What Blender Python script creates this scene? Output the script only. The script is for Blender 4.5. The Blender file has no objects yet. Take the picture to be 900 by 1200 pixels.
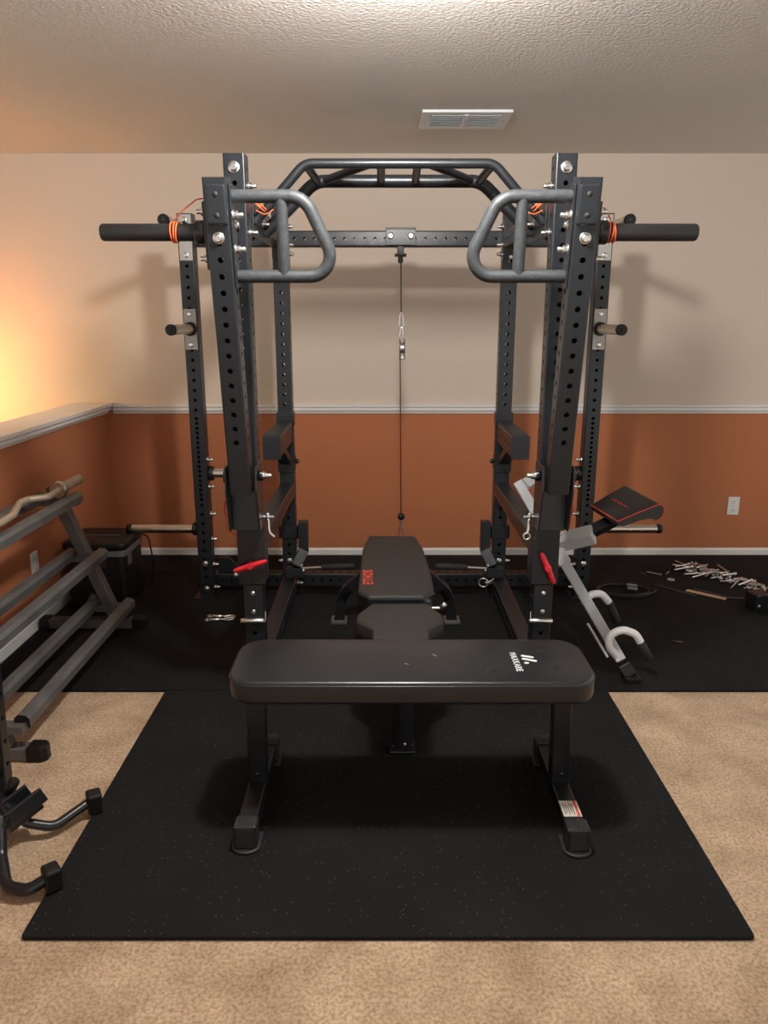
import bpy, bmesh, math, random
from math import pi, sin, cos, atan2, radians, sqrt
from mathutils import Vector, Matrix, Quaternion
random.seed(7)
SC = bpy.context.scene
COL = SC.collection
V = Vector

# ------------------------------------------------------------------ materials
def mat(name, col, rough=0.5, metal=0.0, spec=0.5, noise=None, bump=None, coat=0.0):
    """noise=(scale, amount, colour2); bump=(scale, strength, distance)"""
    m = bpy.data.materials.new(name); m.use_nodes = True
    nt = m.node_tree; b = nt.nodes['Principled BSDF']
    b.inputs['Base Color'].default_value = (*col, 1)
    b.inputs['Roughness'].default_value = rough
    b.inputs['Metallic'].default_value = metal
    b.inputs['Specular IOR Level'].default_value = spec
    if coat: b.inputs['Coat Weight'].default_value = coat
    tc = nt.nodes.new('ShaderNodeTexCoord')
    if noise:
        n = nt.nodes.new('ShaderNodeTexNoise'); n.inputs['Scale'].default_value = noise[0]
        n.inputs['Detail'].default_value = 6
        nt.links.new(tc.outputs['Object'], n.inputs['Vector'])
        r = nt.nodes.new('ShaderNodeValToRGB')
        r.color_ramp.elements[0].position = 0.5 - noise[1]; r.color_ramp.elements[0].color = (*col, 1)
        r.color_ramp.elements[1].position = 0.5 + noise[1]; r.color_ramp.elements[1].color = (*noise[2], 1)
        nt.links.new(n.outputs['Fac'], r.inputs['Fac'])
        nt.links.new(r.outputs['Color'], b.inputs['Base Color'])
    if bump:
        n2 = nt.nodes.new('ShaderNodeTexNoise'); n2.inputs['Scale'].default_value = bump[0]
        n2.inputs['Detail'].default_value = 4
        nt.links.new(tc.outputs['Object'], n2.inputs['Vector'])
        bp = nt.nodes.new('ShaderNodeBump'); bp.inputs['Strength'].default_value = bump[1]
        bp.inputs['Distance'].default_value = bump[2]
        nt.links.new(n2.outputs['Fac'], bp.inputs['Height'])
        nt.links.new(bp.outputs['Normal'], b.inputs['Normal'])
    return m

def emis(name, col, strength):
    m = bpy.data.materials.new(name); m.use_nodes = True
    b = m.node_tree.nodes['Principled BSDF']
    b.inputs['Base Color'].default_value = (*col, 1)
    b.inputs['Emission Color'].default_value = (*col, 1)
    b.inputs['Emission Strength'].default_value = strength
    return m

def carpet_mat():
    m = mat('carpet', (0.44, 0.30, 0.19), 0.95, spec=0.1)
    nt = m.node_tree; b = nt.nodes['Principled BSDF']; N = nt.nodes.new; L = nt.links.new
    tc = N('ShaderNodeTexCoord')
    a = N('ShaderNodeTexNoise'); a.inputs['Scale'].default_value = 5; a.inputs['Detail'].default_value = 8; a.inputs['Roughness'].default_value = 0.65
    f = N('ShaderNodeTexNoise'); f.inputs['Scale'].default_value = 110; f.inputs['Detail'].default_value = 4
    for t in (a, f): L(tc.outputs['Object'], t.inputs['Vector'])
    r1 = N('ShaderNodeValToRGB'); r1.color_ramp.elements[0].position = .32; r1.color_ramp.elements[1].position = .68
    r1.color_ramp.elements[0].color = (.40, .275, .165, 1); r1.color_ramp.elements[1].color = (.66, .485, .325, 1)
    L(a.outputs['Fac'], r1.inputs['Fac'])
    r2 = N('ShaderNodeValToRGB'); r2.color_ramp.elements[0].position = .33; r2.color_ramp.elements[1].position = .6
    r2.color_ramp.elements[0].color = (.50, .45, .40, 1); r2.color_ramp.elements[1].color = (1, 1, 1, 1)
    L(f.outputs['Fac'], r2.inputs['Fac'])
    mx = N('ShaderNodeMix'); mx.data_type = 'RGBA'; mx.blend_type = 'MULTIPLY'; mx.inputs['Factor'].default_value = .8
    L(r1.outputs['Color'], mx.inputs['A']); L(r2.outputs['Color'], mx.inputs['B']); L(mx.outputs['Result'], b.inputs['Base Color'])
    bp = N('ShaderNodeBump'); bp.inputs['Strength'].default_value = .7; bp.inputs['Distance'].default_value = .008
    L(f.outputs['Fac'], bp.inputs['Height']); L(bp.outputs['Normal'], b.inputs['Normal'])
    b.inputs['Sheen Weight'].default_value = .2
    return m

def rubber_mat():
    m = mat('black_rubber_crumb', (0.006, 0.006, 0.006), 0.85, spec=0.22)
    nt = m.node_tree; b = nt.nodes['Principled BSDF']; N = nt.nodes.new; L = nt.links.new
    tc = N('ShaderNodeTexCoord')
    v = N('ShaderNodeTexVoronoi'); v.inputs['Scale'].default_value = 120; v.inputs['Randomness'].default_value = 1
    L(tc.outputs['Object'], v.inputs['Vector'])
    # a few random cells carry a pale crumb
    sep = N('ShaderNodeSeparateColor'); L(v.outputs['Color'], sep.inputs['Color'])
    gt = N('ShaderNodeMath'); gt.operation = 'GREATER_THAN'; gt.inputs[1].default_value = .915; L(sep.outputs['Red'], gt.inputs[0])
    lt = N('ShaderNodeMath'); lt.operation = 'LESS_THAN'; lt.inputs[1].default_value = .22; L(v.outputs['Distance'], lt.inputs[0])
    mu = N('ShaderNodeMath'); mu.operation = 'MULTIPLY'; L(gt.outputs[0], mu.inputs[0]); L(lt.outputs[0], mu.inputs[1])
    n = N('ShaderNodeTexNoise'); n.inputs['Scale'].default_value = 3.5; n.inputs['Detail'].default_value = 7; L(tc.outputs['Object'], n.inputs['Vector'])
    r = N('ShaderNodeValToRGB'); r.color_ramp.elements[0].position = .35; r.color_ramp.elements[1].position = .7
    r.color_ramp.elements[0].color = (.0040, .0039, .0039, 1); r.color_ramp.elements[1].color = (.0075, .0073, .0073, 1)
    L(n.outputs['Fac'], r.inputs['Fac'])
    mx = N('ShaderNodeMix'); mx.data_type = 'RGBA'; L(mu.outputs[0], mx.inputs['Factor']); L(r.outputs['Color'], mx.inputs['A'])
    mx.inputs['B'].default_value = (.09, .095, .10, 1); L(mx.outputs['Result'], b.inputs['Base Color'])
    n2 = N('ShaderNodeTexNoise'); n2.inputs['Scale'].default_value = 260; n2.inputs['Detail'].default_value = 3; L(tc.outputs['Object'], n2.inputs['Vector'])
    bp = N('ShaderNodeBump'); bp.inputs['Strength'].default_value = .6; bp.inputs['Distance'].default_value = .002
    L(n2.outputs['Fac'], bp.inputs['Height']); L(bp.outputs['Normal'], b.inputs['Normal'])
    return m

M = dict(
    wall=mat('beige_wall_paint', (.61, .515, .43), .85, spec=.2, bump=(120, .25, .003)),
    terra=mat('terracotta_wall_paint', (.43, .152, .067), .8, spec=.25, bump=(120, .25, .003)),
    ceil=mat('ceiling_texture', (.62, .585, .545), .95, spec=.1, bump=(75, .45, .010)),
    trim=mat('white_trim_paint', (.72, .70, .67), .45),
    carpet=carpet_mat(), rubber=rubber_mat(),
    steel=mat('black_powder_coat', (.0125, .0148, .0180), .34, spec=.45, bump=(500, .12, .0006)),
    steel2=mat('satin_black_paint', (.008, .009, .011), .3, spec=.5),
    greysteel=mat('worn_grey_steel', (.080, .080, .080), .4, metal=.25, noise=(9, .25, (.15, .15, .145))),
    chrome=mat('zinc_plated_steel', (.72, .72, .70), .28, metal=1),
    pegplate=mat('bare_steel_plate', (.42, .40, .37), .5, metal=.4),
    tape=mat('grip_tape', (.024, .0275, .030), .52, noise=(60, .2, (.043, .048, .052)), bump=(90, .4, .002)),
    grip=mat('black_foam_grip', (.014, .014, .015), .8),
    pipe=mat('black_plastic_sleeve', (.014, .014, .015), .5),
    vinyl=mat('black_vinyl', (.0095, .0105, .012), .3, spec=.55, noise=(6, .3, (.018, .0195, .0215)), bump=(350, .15, .0008)),
    vinylbrown=mat('matte_black_upholstery', (.024, .0205, .0185), .6, spec=.4, bump=(600, .15, .0006)),
    vinylgloss=mat('glossy_black_vinyl', (.014, .014, .016), .25),
    white=mat('white_print', (.75, .75, .73), .6),
    red=mat('red_print', (.62, .055, .03), .55),
    redplastic=mat('red_plastic', (.60, .012, .025), .38),
    orange=mat('orange_cord_fibre', (.78, .13, .03), .7),
    lightgrey=mat('light_grey_paint', (.47, .49, .51), .42),
    whitetube=mat('white_painted_tube', (.68, .68, .67), .4),
    blackplastic=mat('black_plastic', (.006, .006, .006), .42, spec=.35),
    silverplastic=mat('silver_grey_plastic', (.16, .16, .16), .4, metal=.3),
    ivory=mat('white_outlet_plastic', (.70, .69, .66), .4),
    slot=mat('dark_slot', (.02, .02, .02), .7),
    wood=mat('brass_toned_rod', (.55, .33, .19), .5),
    darkrod=mat('dark_rod', (.06, .045, .04), .5),
    cable=mat('black_cable_jacket', (.012, .012, .012), .45),
    sticker=mat('cream_sticker', (.55, .50, .43), .6),
    brown=mat('dry_leaf_brown', (.17, .08, .04), .8),
    sleevesteel=mat('polished_bar_steel', (.62, .56, .48), .28, metal=1),
    ezsteel=mat('dull_bar_steel', (.42, .33, .24), .42, metal=.25),
    vent=mat('white_vent_enamel', (.66, .68, .68), .5),
    dome=emis('lit_glass_dome', (1.0, .975, .95), 450.0),
    amber=emis('lit_amber_shade', (1.0, .53, .15), 78.0),
)

# ------------------------------------------------------------------ mesh builder
def org(o):
    p = V((0, 0, 0))
    while o is not None:
        p += o.location; o = o.parent
    return p

class MB:
    def __init__(s): s.v = []; s.f = []; s.sm = []; s.mi = []; s.cur = 0
    def add(s, verts, faces, smooth=False):
        o = len(s.v); s.v += [V(x) for x in verts]
        for f in faces:
            s.f.append([i + o for i in f]); s.sm.append(smooth); s.mi.append(s.cur)
    def bm(s, b, mtx=None, smooth=False):
        if mtx is not None: b.transform(mtx)
        b.verts.index_update()
        s.add([v.co.copy() for v in b.verts], [[v.index for v in f.verts] for f in b.faces], smooth)
        b.free()
    def box(s, c, size, R=None, bev=0.002, seg=2, smooth=False):
        b = bmesh.new(); bmesh.ops.create_cube(b, size=1)
        bmesh.ops.scale(b, vec=size, verts=b.verts)
        if bev: bmesh.ops.bevel(b, geom=list(b.edges), offset=min(bev, min(size) * .45), segments=seg, profile=.5, affect='EDGES')
        m = Matrix.Translation(c)
        if R is not None: m = m @ R.to_4x4()
        s.bm(b, m, smooth); return s
    def span(s, x0, x1, y0, y1, z0, z1, bev=0.002):
        return s.box(((x0 + x1) / 2, (y0 + y1) / 2, (z0 + z1) / 2), (abs(x1 - x0), abs(y1 - y0), abs(z1 - z0)), None, bev)
    def bar(s, p0, p1, w, h, up=(0, 0, 1), bev=.003):
        """rectangular bar between two points: w across, h along 'up'"""
        p0, p1 = V(p0), V(p1); z = (p1 - p0); L = z.length; z.normalize()
        x = V(up).cross(z)
        if x.length < 1e-4: x = V((1, 0, 0))
        x.normalize(); y = z.cross(x)
        R = Matrix((x, y, z)).transposed()
        return s.box((p0 + p1) / 2, (w, h, L), R, bev)
    def tube(s, pts, r, seg=16, closed=False, caps=True):
        pts = [V(p) for p in pts]; n = len(pts)
        rr = r if isinstance(r, (list, tuple)) else [r] * n
        tan = []
        for i in range(n):
            a = pts[(i - 1) % n] if (closed or i) else pts[i]
            c = pts[(i + 1) % n] if (closed or i < n - 1) else pts[i]
            t = c - a; tan.append(t.normalized() if t.length > 1e-9 else V((0, 0, 1)))
        ref = V((0, 0, 1)) if abs(tan[0].z) < .9 else V((1, 0, 0))
        x = (ref - tan[0] * ref.dot(tan[0])).normalized()
        vs = []
        for i in range(n):
            x = (x - tan[i] * x.dot(tan[i])).normalized(); y = tan[i].cross(x)
            vs += [pts[i] + (x * cos(2 * pi * k / seg) + y * sin(2 * pi * k / seg)) * rr[i] for k in range(seg)]
        fs = []
        for i in range(n if closed else n - 1):
            a = i * seg; c = ((i + 1) % n) * seg
            fs += [[a + k, a + (k + 1) % seg, c + (k + 1) % seg, c + k] for k in range(seg)]
        s.add(vs, fs, True)
        if caps and not closed:
            s.add(vs[:seg], [list(range(seg))[::-1]]); s.add(vs[-seg:], [list(range(seg))])
        return s
    def cyl(s, p0, p1, r, seg=20, bev=0):
        p0, p1 = V(p0), V(p1)
        if bev:
            d = (p1 - p0).normalized() * bev
            return s.tube([p0, p0 + d, p1 - d, p1], [r - bev, r, r, r - bev], seg)
        return s.tube([p0, p1], r, seg)
    def ring(s, c, n, R, r, seg=24, rs=8, arc=(0, 2 * pi)):
        n = V(n).normalized(); a = n.orthogonal().normalized(); b = n.cross(a); full = abs(arc[1] - arc[0] - 2 * pi) < 1e-6
        k = seg if full else seg + 1
        pts = [V(c) + (a * cos(arc[0] + (arc[1] - arc[0]) * i / seg) + b * sin(arc[0] + (arc[1] - arc[0]) * i / seg)) * R for i in range(k)]
        return s.tube(pts, r, rs, closed=full)
    def prism(s, outline, o, U, W, th, bev=0.0, seg=3, smooth=False):
        """outline in (u,v) around o; extruded th along U x W"""
        U, W = V(U).normalized(), V(W).normalized(); N = U.cross(W).normalized(); o = V(o)
        b = bmesh.new()
        bot = [b.verts.new(o + U * u + W * v) for u, v in outline]
        f = b.faces.new(bot)
        r = bmesh.ops.extrude_face_region(b, geom=[f])
        bmesh.ops.translate(b, vec=N * th, verts=[e for e in r['geom'] if isinstance(e, bmesh.types.BMVert)])
        bmesh.ops.recalc_face_normals(b, faces=b.faces)
        if bev:
            es = [e for e in b.edges if abs((e.verts[0].co - e.verts[1].co).normalized().dot(N)) < .5]
            bmesh.ops.bevel(b, geom=es, offset=bev, segments=seg, profile=.5, affect='EDGES')
        s.bm(b, None, smooth); return s
    def lathe(s, prof, c, axis=(0, 0, 1), seg=24):
        """profile [(r, h)] about axis at c"""
        n = V(axis).normalized(); a = n.orthogonal().normalized(); b = n.cross(a); vs = []; fs = []
        for r, h in prof:
            vs += [V(c) + n * h + (a * cos(2 * pi * k / seg) + b * sin(2 * pi * k / seg)) * r for k in range(seg)]
        for i in range(len(prof) - 1):
            fs += [[i * seg + k, i * seg + (k + 1) % seg, (i + 1) * seg + (k + 1) % seg, (i + 1) * seg + k] for k in range(seg)]
        s.add(vs, fs, True); return s
    def ptube(s, p0, p1, w=.076, d=.076, holes=None, r=.0085, xdir=(1, 0, 0), sides='xy', th=.004, c=.006):
        """square steel tube with punched holes. holes: list of distances from p0"""
        p0, p1 = V(p0), V(p1); Z = (p1 - p0); L = Z.length; Z.normalize()
        X = V(xdir); X = (X - Z * X.dot(Z)).normalized(); Y = Z.cross(X)
        if holes is None:
            n = int((L - .05) / .0508); st = (L - (n - 1) * .0508) / 2; holes = [st + i * .0508 for i in range(n)]
        holes = sorted(h for h in holes if .016 < h < L - .016)
        for N, T, hw, off, has in ((X, Y, d / 2 - c, w / 2, 'x' in sides), (-X, -Y, d / 2 - c, w / 2, 'x' in sides),
                                   (Y, -X, w / 2 - c, d / 2, 'y' in sides), (-Y, X, w / 2 - c, d / 2, 'y' in sides)):
            P = lambda u, z, dep=0: p0 + N * (off - dep) + T * u + Z * z
            if not has or not holes:
                s.add([P(-hw, 0), P(hw, 0), P(hw, L), P(-hw, L)], [[0, 1, 2, 3]]); continue
            z = 0; cells = []
            for i, h in enumerate(holes):
                lo = h - .0254 if i == 0 else max(h - .0254, (h + holes[i - 1]) / 2)
                hi = h + .0254 if i == len(holes) - 1 else min(h + .0254, (h + holes[i + 1]) / 2)
                cells.append((max(lo, 0), h, min(hi, L)))
            for lo, h, hi in cells:
                if lo > z + 1e-6: s.add([P(-hw, z), P(hw, z), P(hw, lo), P(-hw, lo)], [[0, 1, 2, 3]])
                z = hi
                an = []
                cor = [atan2(lo - h, hw), atan2(hi - h, hw), atan2(hi - h, -hw), atan2(lo - h, -hw) + 2 * pi]
                cor.append(cor[0] + 2 * pi)
                for k in range(4):
                    an += [cor[k] + (cor[k + 1] - cor[k]) * q / 4 for q in range(4)]
                oc = []; ic = []; dc = []
                for a in an:
                    cu, sz = cos(a), sin(a)
                    t = 1e9
                    if abs(cu) > 1e-9: t = min(t, hw / abs(cu))
                    if sz > 1e-9: t = min(t, (hi - h) / sz)
                    if sz < -1e-9: t = min(t, (h - lo) / -sz)
                    oc.append(P(cu * t, h + sz * t)); ic.append(P(cu * r, h + sz * r)); dc.append(P(cu * r, h + sz * r, th))
                m = len(an); fs = []
                for k in range(m):
                    q = (k + 1) % m
                    fs.append([k, q, m + q, m + k]); fs.append([m + k, m + q, 2 * m + q, 2 * m + k])
                s.add(oc + ic + dc, fs)
            if z < L - 1e-6: s.add([P(-hw, z), P(hw, z), P(hw, L), P(-hw, L)], [[0, 1, 2, 3]])
        # rounded corners + caps
        outl = []
        for sx, sy, a0 in ((1, 1, 0), (-1, 1, pi / 2), (-1, -1, pi), (1, -1, 3 * pi / 2)):
            cx, cy = sx * (w / 2 - c), sy * (d / 2 - c); pr = []
            for k in range(4):
                a = a0 + pi / 2 * k / 3; pr.append((cx + c * cos(a), cy + c * sin(a)))
            outl += pr
            vs = [p0 + X * u + Y * v for u, v in pr] + [p0 + X * u + Y * v + Z * L for u, v in pr]
            s.add(vs, [[k, k + 1, k + 5, k + 4] for k in range(3)], True)
        for z in (0, L):
            s.add([p0 + X * u + Y * v + Z * z for u, v in outl], [list(range(16)) if z else list(range(16))[::-1]])
        return s
    def build(s, name, m, parent=None, label=None, merge=False):
        o0 = org(parent) if parent is not None else V((0, 0, 0))
        me = bpy.data.meshes.new(name)
        me.from_pydata([tuple(p - o0) for p in s.v], [], s.f)
        for x in (m if isinstance(m, (list, tuple)) else [m]): me.materials.append(x)
        me.polygons.foreach_set('use_smooth', s.sm)
        me.polygons.foreach_set('material_index', s.mi)
        me.update()
        o = bpy.data.objects.new(name, me); COL.objects.link(o)
        if parent is not None: o.parent = parent
        if label: o['label'] = label
        return o

def fillet(pts, rad, n=8, closed=False):
    pts = [V(p) for p in pts]; out = []
    N = len(pts)
    for i, p in enumerate(pts):
        if not closed and i in (0, N - 1): out.append(p); continue
        a, c = pts[(i - 1) % N], pts[(i + 1) % N]
        r = rad[i] if isinstance(rad, (list, tuple)) else rad
        u, w = (a - p), (c - p); lu, lw = u.length, w.length; u.normalize(); w.normalize()
        ang = u.angle(w)
        if r <= 0 or ang > pi - .02: out.append(p); continue
        t = min(r / math.tan(ang / 2), lu * .49, lw * .49); rr = t * math.tan(ang / 2)
        ctr = p + (u + w).normalized() * (rr / sin(ang / 2))
        s0 = p + u * t - ctr; s1 = p + w * t - ctr
        for k in range(n + 1):
            th = s0.angle(s1); f = k / n
            q = (s0 * sin((1 - f) * th) + s1 * sin(f * th)) / sin(th) if th > 1e-3 else s0.lerp(s1, f)
            out.append(ctr + q)
    return out

def rrect(x0, x1, y0, y1, r, n=6):
    out = []
    for cx, cy, a0 in ((x1 - r, y0 + r, -pi / 2), (x1 - r, y1 - r, 0), (x0 + r, y1 - r, pi / 2), (x0 + r, y0 + r, pi)):
        out += [(cx + r * cos(a0 + pi / 2 * k / n), cy + r * sin(a0 + pi / 2 * k / n)) for k in range(n + 1)]
    return out

def rpoly(pts, r, n=5):
    return [(p.x, p.y) for p in fillet([V((x, y, 0)) for x, y in pts], r, n, True)]

def thing(name, label, cat, loc=(0, 0, 0), group=None):
    o = bpy.data.objects.new(name, None); COL.objects.link(o); o.location = loc
    o.empty_display_size = .05
    o['label'] = label; o['category'] = cat
    if group: o['group'] = group
    return o
def tag(o, label, cat, group=None, kind=None):
    o['label'] = label; o['category'] = cat
    if group: o['group'] = group
    if kind: o['kind'] = kind
    return o
def struct(o): o['kind'] = 'structure'; return o

def text_mesh(name, body, size, mtx, m, parent, off=.0, ext=.0003, sx=1.0, shear=0.0):
    cu = bpy.data.curves.new(name, 'FONT'); cu.body = body; cu.size = size; cu.extrude = ext; cu.offset = off; cu.shear = shear; cu.space_character = 1.12
    cu.align_x = 'CENTER'; cu.align_y = 'CENTER'
    t = bpy.data.objects.new(name + '_c', cu); COL.objects.link(t)
    dg = bpy.context.evaluated_depsgraph_get(); dg.update()
    me = bpy.data.meshes.new_from_object(t.evaluated_get(dg)); me.name = name
    bpy.data.objects.remove(t); bpy.data.curves.remove(cu)
    me.transform(Matrix.Translation(-org(parent)) @ mtx @ Matrix.Diagonal((sx, 1, 1, 1)))
    me.materials.clear(); me.materials.append(m)
    o = bpy.data.objects.new(name, me); COL.objects.link(o); o.parent = parent
    return o
def frame(o, xa, ya):
    x = V(xa).normalized(); y = V(ya).normalized(); y = (y - x * y.dot(x)).normalized(); z = x.cross(y)
    m = Matrix((x, y, z)).transposed().to_4x4(); m.translation = V(o); return m

# ------------------------------------------------------------------ bolts (shared meshes)
_bm = {}
def bolt_mesh(kind):
    if kind in _bm: return _bm[kind]
    b = MB()
    if kind == 'head':      # flange bolt head pointing +Z
        b.lathe([(.0165, 0), (.0165, .002), (.0145, .0035), (.0, .0035)], (0, 0, 0), seg=24)
        b.tube([(0, 0, .003), (0, 0, .010), (0, 0, .012)], [.0125, .0125, .009], 6)
    else:                   # stud end with washer, nut and thread
        b.lathe([(.015, 0), (.015, .002), (.0, .002)], (0, 0, 0), seg=20)
        b.tube([(0, 0, .002), (0, 0, .013)], .012, 6)
        b.tube([(0, 0, .013), (0, 0, .026), (0, 0, .028)], [.0072, .0072, .005], 12)
    o = b.build('bolt', M['chrome']); _bm[kind] = o.data
    bpy.data.objects.remove(o); return _bm[kind]
def bolt(p, n, parent, kind='head', s=1.0):
    o = bpy.data.objects.new('bolt' if kind == 'head' else 'nut', bolt_mesh(kind)); COL.objects.link(o)
    o.parent = parent; o.location = V(p) - org(parent)
    o.rotation_mode = 'QUATERNION'; o.rotation_quaternion = V((0, 0, 1)).rotation_difference(V(n).normalized())
    o.scale = (s, s, s)
    return o

# ================================================================== ROOM
CZ = 2.425; WY = 4.72; LX = -1.73
def flat(name, x0, x1, y0, y1, z0, z1, m, bev=0): return struct(MB().span(x0, x1, y0, y1, z0, z1, bev).build(name, m))
flat('floor', -4.5, 3.7, -2.6, WY + .12, -.1, 0, M['carpet'])
flat('ceiling', -4.5, 3.7, -2.6, WY + .12, CZ, CZ + .1, M['ceil'])
b = MB(); b.span(-4.5, 3.7, WY, WY + .12, .95, CZ, 0); b.span(-4.5, LX - .06, WY, WY + .12, 0, .95, 0); b.cur = 1; b.span(LX - .06, 3.7, WY, WY + .12, 0, .95, 0)
struct(b.build('wall_back', [M['wall'], M['terra']]))
flat('wall_left', LX - .12, LX, -2.6, WY, 0, .945, M['terra'])
# cap of the half wall with stepped moulding
b = MB(); prof = [(-.17, .0), (.012, .0), (.016, .012), (.034, .020), (.034, .036), (.045, .044), (.045, .062), (-.20, .062), (-.20, .044), (-.17, .036)]
b.prism([(u, v) for u, v in prof], (LX, -2.6, .935), (1, 0, 0), (0, 0, 1), -(WY + 2.6), 0)
struct(b.build('trim_2', M['trim']))
b = MB(); prof = [(0, 0), (.010, 0), (.014, .012), (.022, .020), (.022, .036), (.028, .044), (.028, .056), (0, .056)]
b.prism(prof, (LX + .046, WY, .93), (0, -1, 0), (0, 0, 1), -(3.6 - LX - .046), 0)
struct(b.build('trim_1', M['trim']))
b = MB(); b.prism([(0, 0), (.014, 0), (.014, .040), (.009, .047), (.004, .053), (0, .053)], (LX, WY, 0), (0, -1, 0), (0, 0, 1), -(3.6 - LX), 0)
struct(b.build('baseboard_back', M['trim']))
b = MB(); b.prism([(0, 0), (.014, 0), (.014, .062), (.009, .07), (.004, .076), (0, .076)], (LX, -2.6, 0), (1, 0, 0), (0, 0, 1), -(WY - .014 + 2.6), 0)
struct(b.build('baseboard_left', M['trim']))

# outlets ---------------------------------------------------------
def outlet(c, n, up, label, rot):
    c = V(c); n = V(n); a = V(up).cross(n)
    t = thing('wall_outlet', label, 'outlet', c)
    fr = Matrix((a, V(up), n)).transposed()
    MB().box(c + n * .003, (.074, .118, .006), fr, .003).build('cover_plate', M['ivory'], t)
    for s in (-1, 1):
        cc = c + V(up) * (.027 * s) + n * .0065
        r = MB().prism(rrect(-.017, .017, -.014, .014, .011), cc, a, up, .0025).build('socket', M['ivory'], t)
        q = MB()
        for dx in (-.0065, .0065): q.box(cc + a * dx + V(up) * .003 + n * .0026, (.0022, .008, .001), fr, 0)
        q.cyl(cc - V(up) * .006 + n * .002, cc - V(up) * .006 + n * .0031, .0024, 10)
        q.build('slot', M['slot'], r)
    MB().lathe([(.0035, .006), (.0035, .0075), (0, .008)], c, n, 12).build('screw', M['chrome'], t)
outlet((2.250, WY, .335), (0, -1, 0), (0, 0, 1), 'white double wall outlet on the terracotta back wall at right', 0)
outlet((LX, 3.55, .33), (1, 0, 0), (0, 0, 1), 'white wall outlet low on the left half wall behind the grey rack', 0)

# ceiling vent ----------------------------------------------------
vx0, vx1, vy0, vy1 = .175, .590, 3.78, 4.10
t = thing('ceiling_vent', 'white louvred air vent in the textured ceiling', 'vent', ((vx0 + vx1) / 2, (vy0 + vy1) / 2, CZ))
b = MB(); zb = CZ - .012
b.span(vx0, vx1, vy0, vy0 + .045, zb, CZ, .003); b.span(vx0, vx1, vy1 - .045, vy1, zb, CZ, .003)
b.span(vx0, vx0 + .045, vy0 + .04, vy1 - .04, zb, CZ, .003); b.span(vx1 - .045, vx1, vy0 + .04, vy1 - .04, zb, CZ, .003)
mx = (vx0 + vx1) / 2; b.span(mx - .010, mx + .010, vy0 + .04, vy1 - .04, zb - .004, CZ, .003)
b.build('frame', M['vent'], t)
MB().span(vx0 + .04, vx1 - .04, vy0 + .04, vy1 - .04, CZ - .002, CZ - .0005, 0).build('duct_back', M['slot'], t)
for x0, x1 in ((vx0 + .046, mx - .011), (mx + .011, vx1 - .046)):
    b = MB(); n = 9
    for k in range(n):
        y = vy0 + .055 + k * (vy1 - vy0 - .11) / (n - 1)
        b.box(((x0 + x1) / 2, y, CZ - .009), (x1 - x0, .020, .0016), Matrix.Rotation(radians(38), 3, 'X'), 0)
    b.build('louvre', M['vent'], t)
for x in (vx0 + .02, vx1 - .02):
    MB().lathe([(.006, 0), (.005, .002), (0, .003)], (x, (vy0 + vy1) / 2, zb), (0, 0, -1), 12).build('screw', M['chrome'], t)

# ================================================================== FLOOR MATS
MZ = .012
def rubbermat(x0, x1, y0, y1, label):
    o = MB().prism(rrect(x0, x1, y0, y1, .012, 3), (0, 0, .0005), (1, 0, 0), (0, 1, 0), MZ - .0005, .002, 1).build('rubber_mat', M['rubber'])
    tag(o, label, 'mat', 'black rubber gym mats')
rubbermat(-.905, .925, 1.555, 2.842, 'black speckled rubber mat in front, under the flat bench, carpet on both sides')
rubbermat(-1.712, .010, 2.846, 4.695, 'black rubber mat at the back left under the shredder')
rubbermat(.013, 3.2, 2.846, 4.695, 'black rubber mat at the back right under the scattered bolts')

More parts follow.
